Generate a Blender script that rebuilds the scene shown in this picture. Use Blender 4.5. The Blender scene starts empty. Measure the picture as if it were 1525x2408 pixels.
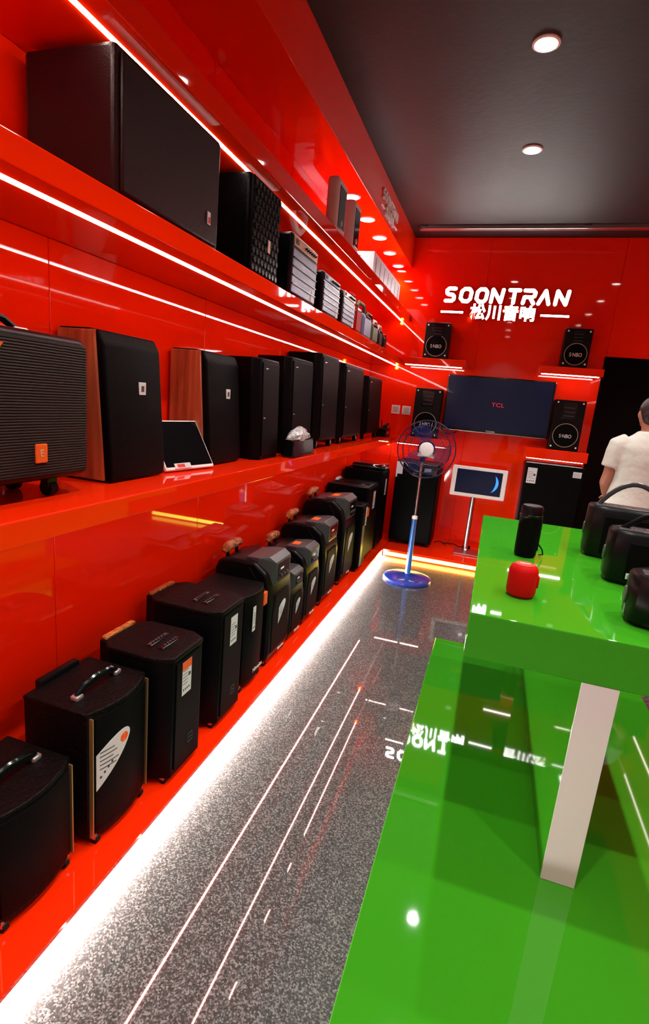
import bpy, bmesh, math, random
from mathutils import Vector, Matrix
random.seed(7)
S = bpy.context.scene
COL = S.collection

# ------------------------------------------------------------------ camera
YAW, PITCH, ROLL, FPX = -0.29570828, -0.2136756, 0.09197883, 1228.405
def cam_matrix(y, p, r):
    f = Vector((math.sin(y)*math.cos(p), math.cos(y)*math.cos(p), math.sin(p)))
    rt = Vector((math.cos(y), -math.sin(y), 0)); up = rt.cross(f)
    r1 = math.cos(r)*rt + math.sin(r)*up
    u1 = -math.sin(r)*rt + math.cos(r)*up
    m = Matrix((r1, u1, -f)).transposed().to_4x4()
    m.translation = (0, 0, 1.5)
    return m
cd = bpy.data.cameras.new('camera'); cam = bpy.data.objects.new('camera', cd); COL.objects.link(cam)
cd.sensor_fit = 'HORIZONTAL'; cd.sensor_width = 36; cd.lens = 36*FPX/1525
cd.clip_start = 0.02; cd.clip_end = 60
cam.matrix_world = cam_matrix(YAW, PITCH, ROLL)
S.camera = cam

# ------------------------------------------------------------------ world, exposure
w = bpy.data.worlds.new('world'); S.world = w; w.use_nodes = True
w.node_tree.nodes['Background'].inputs[0].default_value = (0.9, 0.95, 1, 1)
w.node_tree.nodes['Background'].inputs[1].default_value = 0.0   # closed room: only its own lamps light it
vs = S.view_settings
vs.view_transform = 'Standard'; vs.look = 'None'; vs.gamma = 1; vs.use_curve_mapping = False
vs.exposure = 1.12
LED, DOWN, SIGN, SPOT = 11.0, 12.0, 12.0, 38.0          # lamp strengths used by the lamp builders below

# ------------------------------------------------------------------ materials
MAT = {}
def pbr(name, col, rough=.5, metal=0, coat=0, spec=.5, bump=None, vary=None, emit=None, trans=0, alpha=1, coat_rough=.03):
    m = bpy.data.materials.new(name); m.use_nodes = True
    nt = m.node_tree; b = nt.nodes['Principled BSDF']; L = nt.links.new
    b.inputs['Base Color'].default_value = (*col, 1)
    b.inputs['Roughness'].default_value = rough; b.inputs['Metallic'].default_value = metal
    b.inputs['Coat Weight'].default_value = coat; b.inputs['Coat Roughness'].default_value = coat_rough
    b.inputs['Specular IOR Level'].default_value = spec
    b.inputs['Transmission Weight'].default_value = trans; b.inputs['Alpha'].default_value = alpha
    tc = nt.nodes.new('ShaderNodeTexCoord')
    if bump:                                  # (scale, distance, strength, detail)
        n = nt.nodes.new('ShaderNodeTexNoise'); n.inputs['Scale'].default_value = bump[0]
        n.inputs['Detail'].default_value = bump[3] if len(bump) > 3 else 2
        bn = nt.nodes.new('ShaderNodeBump'); bn.inputs['Distance'].default_value = bump[1]; bn.inputs['Strength'].default_value = bump[2]
        L(tc.outputs['Object'], n.inputs['Vector']); L(n.outputs['Fac'], bn.inputs['Height'])
        L(bn.outputs['Normal'], b.inputs['Normal'])
        if coat: L(bn.outputs['Normal'], b.inputs['Coat Normal'])
    if vary:                                  # (scale, colour2, stretch xyz)
        n = nt.nodes.new('ShaderNodeTexNoise'); n.inputs['Scale'].default_value = vary[0]; n.inputs['Detail'].default_value = 5
        mp = nt.nodes.new('ShaderNodeMapping'); mp.inputs['Scale'].default_value = vary[2] if len(vary) > 2 else (1, 1, 1)
        r = nt.nodes.new('ShaderNodeValToRGB'); r.color_ramp.elements[0].position = .35; r.color_ramp.elements[1].position = .65
        r.color_ramp.elements[0].color = (*col, 1); r.color_ramp.elements[1].color = (*vary[1], 1)
        L(tc.outputs['Object'], mp.inputs['Vector']); L(mp.outputs['Vector'], n.inputs['Vector'])
        L(n.outputs['Fac'], r.inputs['Fac']); L(r.outputs['Color'], b.inputs['Base Color'])
    if emit:
        b.inputs['Emission Color'].default_value = (*emit[0], 1); b.inputs['Emission Strength'].default_value = emit[1]
    MAT[name] = m
    return m
pbr('red', (.93, .019, .001), .7, coat=1, spec=0, bump=(1.6, .004, .09, 1))
pbr('red_fascia', (.93, .024, .001), .7, coat=1, spec=0)
pbr('green', (.034, .27, .009), .7, coat=1, spec=0, vary=(.8, (.038, .28, .010)))
pbr('white_gloss', (.60, .60, .61), .25, coat=.6)
pbr('ceiling_black', (.012, .012, .013), .6, bump=(30, .003, .4))
pbr('wall_grey', (.35, .34, .33), .6, vary=(3, (.4, .39, .38)))
pbr('dark_room', (.006, .006, .007), .7, vary=(2, (.009, .008, .008)))
pbr('black_paint', (.0012, .0012, .0020), .42, spec=.08, bump=(220, .002, .6))
pbr('black_grain', (.0022, .0018, .002), .42, spec=.10, bump=(90, .004, .9), vary=(60, (.005, .003, .003), (1, 6, 1)))
pbr('black_plastic', (.0025, .0025, .0035), .3, spec=.2)
pbr('black_gloss', (.003, .003, .004), .12, spec=.4, coat=.3)
pbr('black_mesh', (.0010, .0010, .0016), .5, spec=.07, bump=(400, .002, .8))
pbr('rubber', (.005, .005, .005), .7, spec=.25, bump=(100, .001, .3))
pbr('chrome', (.8, .8, .82), .15, metal=1)
pbr('steel', (.55, .55, .56), .3, metal=1, bump=(120, .001, .1))
pbr('bright_metal', (.62, .62, .64), .25, metal=.8)
pbr('gold', (.55, .36, .14), .35, metal=.8)
pbr('grey_plastic', (.038, .042, .047), .33)
pbr('wood', (.52, .14, .05), .4, coat=.6, vary=(5, (.25, .05, .02), (6, 6, .5)))
pbr('paper', (.58, .63, .65), .5, vary=(8, (.64, .67, .68)))
pbr('ink', (.03, .05, .07), .6)
pbr('ink_red', (.6, .03, .01), .6)
pbr('orange_tag', (.85, .13, .01), .45, vary=(20, (.75, .08, .01)))
pbr('orange_wrap', (.62, .20, .035), .12, coat=1, bump=(45, .02, 1.0, 4), vary=(25, (.30, .10, .03)))
pbr('clear_wrap', (.70, .74, .78), .12, coat=1, bump=(38, .025, 1.0, 4), vary=(22, (.25, .27, .29)))
pbr('maroon', (.014, .0025, .003), .4, spec=.3, bump=(200, .002, .5))
pbr('grille_blue', (.17, .22, .42), .35, bump=(300, .002, .6), vary=(6, (.22, .28, .5)))
pbr('cream', (.62, .47, .34), .4)
pbr('portable_red', (.48, .003, .003), .55, spec=.10, bump=(300, .002, .6))
pbr('portable_green', (.10, .13, .05), .5, bump=(300, .002, .6))
pbr('white_plastic', (.88, .90, .88), .35)
pbr('cap_white', (.90, .92, .95), .2, coat=.6, bump=(50, .006, .6, 3))
pbr('frame_white', (.72, .71, .69), .35)
pbr('pink_frame', (.80, .62, .55), .35)
pbr('box_white', (.68, .72, .82), .45, vary=(5, (.74, .76, .84)))
pbr('box_blue', (.16, .20, .36), .4)
pbr('screen', (.004, .006, .016), .15, spec=.3, coat=.1, emit=((.02, .05, .2), .03))
pbr('screen_glow', (.02, .1, .5), .3, emit=((.03, .22, 1), .75))
pbr('tcl_red', (.3, .01, .02), .4, emit=((.8, .01, .04), .35))
pbr('fan_blue', (.012, .035, .30), .25, coat=.6)
pbr('fan_tube', (.02, .14, .52), .25, coat=.5)
pbr('fan_wire', (.006, .008, .06), .3)
pbr('fan_blade', (.02, .035, .16), .12, coat=.6, alpha=.36)
pbr('skin', (.36, .14, .085), .5, vary=(30, (.40, .16, .10)))
pbr('hair', (.006, .005, .005), .45, bump=(120, .004, .8))
pbr('shirt', (.56, .56, .51), .8, bump=(7, .03, .5, 3))
pbr('trousers', (.003, .003, .004), .8, bump=(9, .02, .4, 3))
pbr('led', (1, 1, 1), .5, emit=((1, .93, .84), LED*1.25))
pbr('led_dim', (1, 1, 1), .5, emit=((1, .93, .84), LED*.4))
pbr('led_plinth', (1, 1, 1), .5, emit=((1, .95, .86), LED*2.2))
pbr('led_yellow', (1, 1, .3), .5, emit=((.95, 1, .10), LED*.34))
pbr('led_corner', (1, .5, .05), .5, emit=((1, .42, .02), 6))
pbr('lamp', (1, 1, 1), .5, emit=((1, .95, .88), DOWN))
pbr('sign_lit', (1, 1, 1), .5, emit=((1, .93, .88), SIGN))
pbr('sign_return', (.8, .8, .8), .5)
pbr('lettering', (.82, .82, .80), .5)

def granite():
    m = bpy.data.materials.new('granite'); m.use_nodes = True; nt = m.node_tree; b = nt.nodes['Principled BSDF']; L = nt.links.new
    tc = nt.nodes.new('ShaderNodeTexCoord')
    v = nt.nodes.new('ShaderNodeTexVoronoi'); v.inputs['Scale'].default_value = 230
    n = nt.nodes.new('ShaderNodeTexNoise'); n.inputs['Scale'].default_value = 160; n.inputs['Detail'].default_value = 3
    sep = nt.nodes.new('ShaderNodeSeparateColor')
    mx = nt.nodes.new('ShaderNodeMath'); mx.operation = 'MULTIPLY_ADD'; mx.inputs[1].default_value = .62
    r = nt.nodes.new('ShaderNodeValToRGB'); cr = r.color_ramp
    pal = [(.28, (.0023, .0023, .0023)), (.48, (.009, .009, .009)), (.62, (.027, .027, .027)), (.78, (.068, .068, .067)), (.94, (.18, .18, .178))]
    cr.elements[0].position, cr.elements[0].color = pal[0][0], (*pal[0][1], 1)
    cr.elements[1].position, cr.elements[1].color = pal[-1][0], (*pal[-1][1], 1)
    for p, c in pal[1:-1]:
        e = cr.elements.new(p); e.color = (*c, 1)
    m2 = nt.nodes.new('ShaderNodeMath'); m2.operation = 'MULTIPLY'; m2.inputs[1].default_value = .72
    L(tc.outputs['Object'], v.inputs['Vector']); L(tc.outputs['Object'], n.inputs['Vector'])
    L(v.outputs['Color'], sep.inputs['Color']); L(n.outputs['Fac'], m2.inputs[0])
    L(sep.outputs['Red'], mx.inputs[0]); L(m2.outputs[0], mx.inputs[2]); L(mx.outputs[0], r.inputs['Fac'])
    L(r.outputs['Color'], b.inputs['Base Color'])
    b.inputs['Roughness'].default_value = .45; b.inputs['Coat Weight'].default_value = 1; b.inputs['Coat Roughness'].default_value = .02
    MAT['granite'] = m
granite()

def grille_rows():                            # black woven front with fine horizontal ribs
    m = bpy.data.materials.new('woven'); m.use_nodes = True; nt = m.node_tree; b = nt.nodes['Principled BSDF']; L = nt.links.new
    tc = nt.nodes.new('ShaderNodeTexCoord'); wv = nt.nodes.new('ShaderNodeTexWave'); wv.bands_direction = 'Z'
    wv.inputs['Scale'].default_value = 45; wv.inputs['Distortion'].default_value = .6
    bp = nt.nodes.new('ShaderNodeBump'); bp.inputs['Distance'].default_value = .004
    r = nt.nodes.new('ShaderNodeValToRGB'); r.color_ramp.elements[0].color = (.002, .002, .002, 1); r.color_ramp.elements[1].color = (.009, .008, .0075, 1)
    L(tc.outputs['Object'], wv.inputs['Vector']); L(wv.outputs['Fac'], bp.inputs['Height']); L(bp.outputs['Normal'], b.inputs['Normal'])
    L(wv.outputs['Fac'], r.inputs['Fac']); L(r.outputs['Color'], b.inputs['Base Color']); b.inputs['Roughness'].default_value = .5; b.inputs['Specular IOR Level'].default_value = .2
    MAT['woven'] = m
grille_rows()

# ------------------------------------------------------------------ mesh helpers
class MB:
    def __init__(s): s.bm = bmesh.new()
    def _take(s, t, bev=0, seg=2, limit=30):
        for f in t.faces: f.smooth = True
        if bev:
            ed = [e for e in t.edges if len(e.link_faces) == 2 and e.calc_face_angle(0) > math.radians(limit)]
            bmesh.ops.bevel(t, geom=ed, offset=bev, segments=seg, affect='EDGES', profile=.5, clamp_overlap=True)
            wide = {f for f in t.faces if f.calc_area() > 1.5*bev*max(e.calc_length() for e in f.edges)}
            for f in wide:                    # wide faces stay truly flat unless they belong to a curved run
                f.smooth = any(g is not f and g in wide and math.radians(1) < e.calc_face_angle(0) <= math.radians(limit) for e in f.edges for g in e.link_faces)
        mp = {v: s.bm.verts.new(v.co) for v in t.verts}
        for f in t.faces:
            try: s.bm.faces.new([mp[v] for v in f.verts]).smooth = f.smooth
            except ValueError: pass
        t.free(); return s
    def box(s, x0, x1, y0, y1, z0, z1, bev=0, seg=2):
        return s.prism([(x0, y0), (x1, y0), (x1, y1), (x0, y1)], 'z', z0, z1, bev, seg)
    def prism(s, pts, axis, lo, hi, bev=0, seg=2, limit=30):
        t = bmesh.new()
        def P(a, b, c): return {'z': (a, b, c), 'y': (a, c, b), 'x': (c, a, b)}[axis]
        A = [t.verts.new(P(a, b, lo)) for a, b in pts]; B = [t.verts.new(P(a, b, hi)) for a, b in pts]
        n = len(pts)
        t.faces.new(A[::-1]); t.faces.new(B)
        for i in range(n): t.faces.new((A[i], A[(i+1) % n], B[(i+1) % n], B[i]))
        bmesh.ops.recalc_face_normals(t, faces=t.faces)
        return s._take(t, bev, seg, limit)
    def hull(s, pts, bev=0, seg=2):
        t = bmesh.new()
        for p in pts: t.verts.new(p)
        r = bmesh.ops.convex_hull(t, input=t.verts)
        bmesh.ops.dissolve_limit(t, angle_limit=math.radians(1), verts=t.verts, edges=t.edges)
        return s._take(t, bev, seg, 15)
    def loft(s, rings, caps=True, closed=False):
        t = bmesh.new(); R = [[t.verts.new(p) for p in r] for r in rings]; n = len(rings[0])
        for i in range(len(R) if closed else len(R)-1):
            a, b = R[i], R[(i+1) % len(R)]
            for j in range(n): t.faces.new((a[j], a[(j+1) % n], b[(j+1) % n], b[j]))
        if caps and not closed: t.faces.new(R[0][::-1]); t.faces.new(R[-1])
        bmesh.ops.recalc_face_normals(t, faces=t.faces)
        return s._take(t)
    def tube(s, path, r, seg=8, closed=False, flat=1.0):
        path = [Vector(p) for p in path]; n = len(path)
        rr = r if isinstance(r, (list, tuple)) else [r]*n
        rings = []; prev = None
        for i, p in enumerate(path):
            if closed: d = path[(i+1) % n] - path[i-1]
            else: d = path[min(i+1, n-1)] - path[max(i-1, 0)]
            d.normalize()
            if prev is None:
                a = d.cross(Vector((0, 0, 1)));
                if a.length < .05: a = d.cross(Vector((1, 0, 0)))
            else: a = prev - d*prev.dot(d)
            a.normalize(); prev = a; b = d.cross(a)
            rings.append([p + rr[i]*(math.cos(2*math.pi*k/seg)*a + flat*math.sin(2*math.pi*k/seg)*b) for k in range(seg)])
        return s.loft(rings, closed=closed)
    def cyl(s, p0, p1, r, seg=16): return s.tube([p0, p1], r, seg)
    def lathe(s, prof, c=(0, 0, 0), seg=24, axis='z'):
        rings = []
        for r, z in prof:
            ring = []
            for k in range(seg):
                a = 2*math.pi*k/seg; x, y = max(r, 1e-4)*math.cos(a), max(r, 1e-4)*math.sin(a)
                v = {'z': (x, y, z), 'x': (z, x, y), 'y': (x, z, y)}[axis]
                ring.append((v[0]+c[0], v[1]+c[1], v[2]+c[2]))
            rings.append(ring)
        return s.loft(rings)
    def ball(s, c, r, seg=16, rings=9):
        R = []
        for i in range(rings+1):
            t = math.pi*i/rings; z = -math.cos(t); q = max(math.sin(t), 1e-3)
            R.append([(c[0]+r[0]*q*math.cos(2*math.pi*k/seg), c[1]+r[1]*q*math.sin(2*math.pi*k/seg), c[2]+r[2]*z) for k in range(seg)])
        return s.loft(R)
    def build(s, name, mat, parent=None, smooth=35):
        me = bpy.data.meshes.new(name); s.bm.to_mesh(me); s.bm.free()
        me.materials.append(MAT[mat])
        if not smooth: me.shade_flat()
        if smooth:
            fl = [p.use_smooth for p in me.polygons]
            me.set_sharp_from_angle(angle=math.radians(smooth))
            me.polygons.foreach_set('use_smooth', fl)
        o = bpy.data.objects.new(name, me); COL.objects.link(o); o.parent = parent
        return o

def tag(o, label, cat, group=None):
    o['label'] = label; o['category'] = cat
    if group: o['group'] = group
    return o
def thing(name, label, cat, loc=(0, 0, 0), rz=0, group=None):
    o = bpy.data.objects.new(name, None); COL.objects.link(o); o.empty_display_size = .05
    o.location = loc; o.rotation_euler = (0, 0, rz)
    return tag(o, label, cat, group)
def structure(name, mb, mat, parent=None):
    o = mb.build(name, mat, parent)
    if parent is None: o['kind'] = 'structure'
    return o
def text_obj(txt, size, mat, parent, loc, rot, name='lettering', ext=.0006, off=0, sx=1):
    cu = bpy.data.curves.new('t', 'FONT'); cu.body = txt; cu.size = size; cu.extrude = ext; cu.offset = off; cu.resolution_u = 3
    cu.align_x = 'CENTER'; cu.align_y = 'CENTER'
    tmp = bpy.data.objects.new('t', cu); COL.objects.link(tmp)
    bpy.context.view_layer.update()
    me = bpy.data.meshes.new_from_object(tmp.evaluated_get(bpy.context.evaluated_depsgraph_get()))
    bpy.data.objects.remove(tmp); bpy.data.curves.remove(cu)
    me.materials.clear(); me.materials.append(MAT[mat])
    me.transform(Matrix.Diagonal((sx, 1, 1, 1)))
    o = bpy.data.objects.new(name, me); COL.objects.link(o); o.parent = parent
    o.location = loc; o.rotation_euler = rot
    return o
FACE_X = (math.pi/2, 0, math.pi/2)            # lettering on a face that looks along +x (reads towards +y)

# ------------------------------------------------------------------ the room
XW, XR, YB, YF, ZC = -1.37, 2.14, 5.70, -1.75, 3.16
XS = -1.00                                    # front of the long shelves
structure('floor', MB().box(XW-.05, XR+.05, YF-.05, YB+1.6, -.06, 0), 'granite')
structure('ceiling', MB().box(XW-.05, XR+.05, YF-.05, YB+1.6, ZC, ZC+.06), 'ceiling_black')
wl = structure('wall_left', MB().box(XW-.06, XW-.012, YF, YB+.02, 0, ZC), 'red')
wr = structure('wall_right', MB().box(XR, XR+.06, YF, YB+.02, 0, ZC), 'red')
structure('wall_front', MB().box(XW, XR, YF-.06, YF, 0, ZC), 'wall_grey')
wb = structure('wall_back', MB().box(XW-.05, .895, YB+.012, YB+.06, 0, ZC).box(.895, XR, YB+.012, YB+.06, 2.11, ZC).box(1.95, XR, YB+.012, YB+.06, 0, 2.11), 'red')
JY = [YF, -1.39, -.47, .45, 1.37, 2.29, 3.21, 4.13, 5.05, YB]
ROWS = [(.08, 1.10), (1.165, 1.90), (1.965, 2.35), (2.425, 2.87)]
for z0, z1 in ROWS:                           # glossy red panels with open joints, each a hair out of true
    for a, b in zip(JY, JY[1:]):
        hy, hz = (b-a)/2-.0012, (z1-z0)/2-.001
        p = MB().box(-.012, 0, -hy, hy, -hz, hz, .0012, 1).build('panel', 'red', wl)
        p.location = (XW, (a+b)/2, (z0+z1)/2)
        p.rotation_euler = (0, math.radians(random.uniform(-.06, .06)), math.radians(random.uniform(-.06, .06)))
for x0, x1, z0, z1 in [(XW, -.29, .08, ZC), (-.29, .895, .08, ZC), (.895, XR, 2.11, ZC), (1.95, XR, 0, 2.11)]:
    p = MB().box(-(x1-x0)/2+.001, (x1-x0)/2-.001, 0, .012, -(z1-z0)/2+.0005, (z1-z0)/2-.0005, .0012, 1).build('panel', 'red', wb)
    p.location = ((x0+x1)/2, YB, (z0+z1)/2)
    p.rotation_euler = (math.radians(random.uniform(-.05, .05)), 0, 0)
# dark room behind the open doorway
db = MB()
db.box(.85, 2.0, YB+1.5, YB+1.55, 0, 2.4).box(.84, .89, YB+.06, YB+1.55, 0, 2.4).box(1.95, 2.0, YB+.06, YB+1.55, 0, 2.4).box(.84, 2.0, YB+.06, YB+1.55, 2.35, 2.4)
structure('wall_passage', db, 'dark_room')
fr = MB().box(.885, .90, YB-.004, YB+.06, 0, 2.115).box(.885, 1.96, YB-.004, YB+.06, 2.105, 2.12).box(1.945, 1.96, YB-.004, YB+.06, 0, 2.115)
structure('trim_1', fr, 'black_paint')
# bulkheads over both long walls
bl = structure('trim_2', MB().box(XW-.01, -1.04, YF, YB+.005, 2.87, ZC, .004), 'red_fascia')
structure('trim_3', MB().box(XR-.34, XR+.01, YF, YB+.005, 2.87, ZC, .004), 'red_fascia')

# long shelves on the left wall
def long_shelf(z0, z1, label):
    t = thing('display_shelf', label, 'shelf', (0, 0, z0))
    MB().box(XW-.01, XS, YF+.01, YB+.004, 0, z1-z0, .004).build('board', 'red_fascia', t)
    l = MB().box(-1.085, -1.075, YF+.02, YB-.002, -.004, .002).build('led_strip', 'led', t)
    l['label'] = 'bright white light strip under the shelf'
    c = MB().ball((-1.079, YB-.03, -.022), (.016, .02, .012), 10, 6).build('end_hot_spot', 'led_corner', t)  # the strip's amber hot spot in the corner, built as a glowing bead
    c['label'] = 'small amber hot spot at the end of the light strip, shaped as a glowing bead'
    return t
long_shelf(1.10, 1.165, 'long red shelf carrying large wooden and black speakers at waist height')
long_shelf(1.90, 1.965, 'long red shelf carrying blue fronted amplifiers and portable radios')
long_shelf(2.35, 2.425, 'topmost long red shelf carrying white boxes below the downlights')

# the facing wall carries the same three shelves
def facing_shelf(z0, z1, label, strip=None):
    t = thing('display_shelf', label, 'shelf', (0, 0, z0))
    MB().box(XR-.37, XR+.01, YF+.01, YB-.01, 0, z1-z0, .004).build('board', 'red_fascia', t)
    if strip: MB().box(XR-.297, XR-.283, YF+.02, YB-.02, -.004, .002).build(strip, 'led_dim', t)
facing_shelf(1.10, 1.165, 'lowest empty red shelf on the wall facing the speaker wall')
facing_shelf(1.90, 1.965, 'middle empty red shelf on the wall facing the speaker wall', 'middle_led_strip_offscreen')
facing_shelf(2.35, 2.425, 'topmost empty red shelf on the wall facing the speaker wall', 'top_led_strip_offscreen')

# plinths
t = thing('display_plinth', 'long low red plinth under the row of trolley speakers with white floor light', 'plinth')
MB().box(XW-.01, -.888, YF+.01, YB+.004, .060, .08, .003).build('top_board', 'red_fascia', t)
MB().box(XW-.01, -.904, YF+.01, YB+.004, 0, .062).build('base', 'red', t)
MB().box(-.905, -.894, YF+.02, 5.05, .004, .056).build('led_strip', 'led_plinth', t)
t = thing('display_plinth', 'low red plinth under the back wall with a yellow floor light', 'plinth')
MB().box(-.885, .885, 5.035, YB+.004, .056, .08, .003).build('top_board', 'red_fascia', t)
MB().box(-.885, .885, 5.07, YB+.004, 0, .056).build('base', 'red', t)
MB().box(-.88, .88, 5.050, 5.071, .016, .048).build('led_strip', 'led_yellow', t)

# downlights
BEAMS = []
def downlight(x, y, z, label, group, power=1.0, off=False):
    t = thing('downlight_offscreen' if off else 'downlight', label, 'light', (x, y, z), 0, group)
    MB().lathe([(.062, .001), (.062, -.006), (.052, -.009), (.046, -.004), (.046, .001)], seg=20).build('ring', 'white_plastic', t)
    MB().lathe([(.0, -.003), (.046, -.003), (.046, .0005), (0, .0005)], seg=20).build('lens', 'lamp', t)
    ld = bpy.data.lights.new('beam', 'SPOT'); ld.energy = SPOT*power; ld.spot_size = math.radians(104); ld.spot_blend = .55; ld.shadow_soft_size = .03; ld.color = (1, .95, .88)
    BEAMS.append(ld)
    lo = bpy.data.objects.new('downlight_beam_%d_offscreen' % len(BEAMS) if off else 'downlight_beam', ld); ld.name = lo.name; COL.objects.link(lo); lo.parent = t; lo.location = (0, 0, -.012)
for i in range(5):                            # three in view under the bulkhead, two more mirrored in the back wall
    downlight(-1.17, 5.60-.45*i, 2.87, 'small round downlight under the red bulkhead above the top shelf', 'downlights under the bulkhead', .22)
# two ceiling rows, known from their mirror images in the back wall
for y in (3.92, 2.9, 1.86, .76, -.2, -1.2):
    downlight(-.04, y, ZC, 'small round downlight set in the black ceiling', 'downlights in the ceiling', 1.0, y < 2)
for y in (3.92, 2.9, 1.86, .76):
    downlight(1.13, y, ZC, 'small round downlight set in the black ceiling', 'downlights in the ceiling', 1.0, True)
t = thing('ceiling_track', 'grey metal track across the black ceiling in front of the back wall', 'track', (0, 5.36, ZC))
MB().box(-.95, 2.0, -.03, .03, -.035, .001, .004).build('rail', 'steel', t)
for x in (-.9, .5, 1.9): MB().box(x-.03, x+.03, -.04, .04, -.012, .001, .002).build('bracket', 'grey_plastic', t)

# ------------------------------------------------------------------ illuminated sign
STROKES = {
 'S': [[(1, 1), (.28, 1), (.06, .86), (.1, .6), (.3, .52), (.72, .5), (.92, .36), (.9, .13), (.7, 0), (0, 0)]],
 'O': [[(.3, 0), (.72, 0), (.94, .22), (1, .76), (.78, 1), (.34, 1), (.08, .78), (.02, .24), (.3, 0)]],
 'N': [[(.02, 0), (.1, 1), (.84, 0), (.98, 1)]],
 'T': [[(0, 1), (1, 1)], [(.5, 1), (.46, 0)]],
 'R': [[(.08, 1), (.78, 1), (.96, .84), (.92, .58), (.72, .48), (.1, .48), (.02, 0)], [(.55, .48), (.9, 0)]],
 'A': [[(0, 0), (.56, 1), (.96, 0)]],
}
def stroke_letter(ch, w, h, th, depth):
    mb = MB()
    for pl in STROKES[ch]:
        P = [Vector((a*w, b*h)) for a, b in pl]
        for a, b in zip(P, P[1:]):
            d = (b-a).normalized(); n = Vector((-d.y, d.x))*th/2
            mb.prism([tuple(a+n), tuple(a-n), tuple(b-n), tuple(b+n)], 'y', -depth, 0)
        for a in P:
            mb.prism([(a.x+th/2*math.cos(k*math.pi/5), a.y+th/2*math.sin(k*math.pi/5)) for k in range(10)], 'y', -depth*1.01, 0)
    return mb
def front_lit(o, axis, sign):
    """channel letter: only the face glows, the returns are white plastic"""
    o.data.materials.append(MAT['sign_return'])
    for p in o.data.polygons: p.material_index = 0 if p.normal[axis]*sign > .5 else 1
    return o
def logo(parent, sc, mat):                    # SOONTRAN over - 松川音响 -, drawn in the x-z plane, facing -y
    xs = [(-.681, -.56), (-.539, -.402), (-.386, -.252), (-.244, -.1), (-.076, .05), (.054, .197), (.197, .326), (.345, .491)]
    for ch, (a, b) in zip('SOONTRAN', xs):
        th = .034*sc
        o = stroke_letter(ch, (b-a)*sc-th, .150*sc-th, th, .022*sc).build('letter', mat, parent, 0)
        front_lit(o, 1, -1); o.location = ((a+.095)*sc+th/2, -.003, .550*sc+th/2)
    for i, ch in enumerate('松川音响'):
        front_lit(text_obj(ch, .150*sc, mat, parent, ((-.335+.155*i+.095)*sc, -.012*sc, .462*sc), (math.pi/2, 0, 0), 'character', .012*sc, .0045*sc), 2, 1)
    for a, b in ((-.70, -.475), (.25, .51)):
        MB().box((a+.095)*sc, (b+.095)*sc, -.022*sc, 0, (.462-.011)*sc, (.462+.011)*sc, .006*sc).build('dash', mat, parent)
    for o in parent.children:
        if o.name.startswith('dash'): front_lit(o, 1, -1)
t = thing('wall_sign', 'glowing white company sign in capital letters on the red back wall', 'sign', (-.095, YB-.001, 2.0))
logo(t, 1.0, 'sign_lit')
t = thing('wall_sign', 'white company lettering on the orange-red bulkhead above the top shelf', 'sign', (-1.041, 4.42, 2.70), math.pi/2)
logo(t, .50, 'lettering')

# ------------------------------------------------------------------ small shared pieces
def sticker(parent, x, y, z, wy, hz, dot=None, kind='rect', top=None):
    """paper label lying on a face that looks along +x; y to the right, z up (lower left corner y,z)"""
    if kind == 'rect': pts = [(y, z), (y+wy, z), (y+wy, z+hz), (y, z+hz)]
    else:                                     # pointed teardrop
        def bez(p0, p1, p2, p3, n=7): return [tuple(sum(c*p[i] for c, p in zip(((1-u)**3, 3*u*(1-u)**2, 3*u*u*(1-u), u**3), (p0, p1, p2, p3))) for i in (0, 1)) for u in [k/n for k in range(n)]]
        ctl = [((0, 0), (.45, .30), (.86, .58), (.98, .80)), ((.98, .80), (1.04, .96), (.86, 1.03), (.62, .99)), ((.62, .99), (.4, .95), (.2, .86), (0, .74))]
        pts = [(y+wy*a_, z+hz*b_) for c_ in ctl for a_, b_ in bez(*c_)] + [(y, z+hz*.74)]
    l = MB().prism(pts, 'x', x-.0005, x+.0012).build('label_sticker', 'paper', parent)
    pr = MB()
    for i in range(5):
        zz = z+hz*(.42+.085*i) if kind != 'rect' else z+hz*(.32+.1*i)
        wr_ = wy*random.uniform(.35, .6) if kind != 'rect' else wy*random.uniform(.5, .8)
        pr.box(x+.001, x+.0016, y+wy*.08, y+wy*.08+wr_, zz, zz+hz*.018)
    for i in range(4):
        if kind == 'rect': pr.box(x+.001, x+.0016, y+wy*(.12+.2*i), y+wy*(.22+.2*i), z+hz*.12, z+hz*.19)
        else: pr.box(x+.001, x+.0016, y+wy*(.08+.1*i), y+wy*(.13+.1*i), z+hz*(.24+.07*i), z+hz*(.285+.07*i))
    pr.build('print', 'ink', l)
    if top: MB().box(x+.001, x+.0016, y, y+wy, z+hz*.76, z+hz).build('header', top, l)
    if dot: MB().lathe([(0, x), (wy*.13, x), (wy*.13, x+.0018), (0, x+.0018)], (0, y+wy*.78, z+hz*(.82 if kind != 'rect' else .55)), 12, 'x').build('seal', dot, l)
    return l
def casters(parent, d, wd, h=.03):
    for sx in (-1, 1):
        for sy in (-1, 1):
            x, y = sx*(d/2-.03), sy*(wd/2-.03)
            c = MB().cyl((x, y-.008, h*.5), (x, y+.008, h*.5), h*.5, 12).build('caster', 'rubber', parent)
            MB().box(x-.010, x+.010, y-.011, y+.011, h*.55, h+.008, .002).build('fork', 'steel', c)
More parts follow.
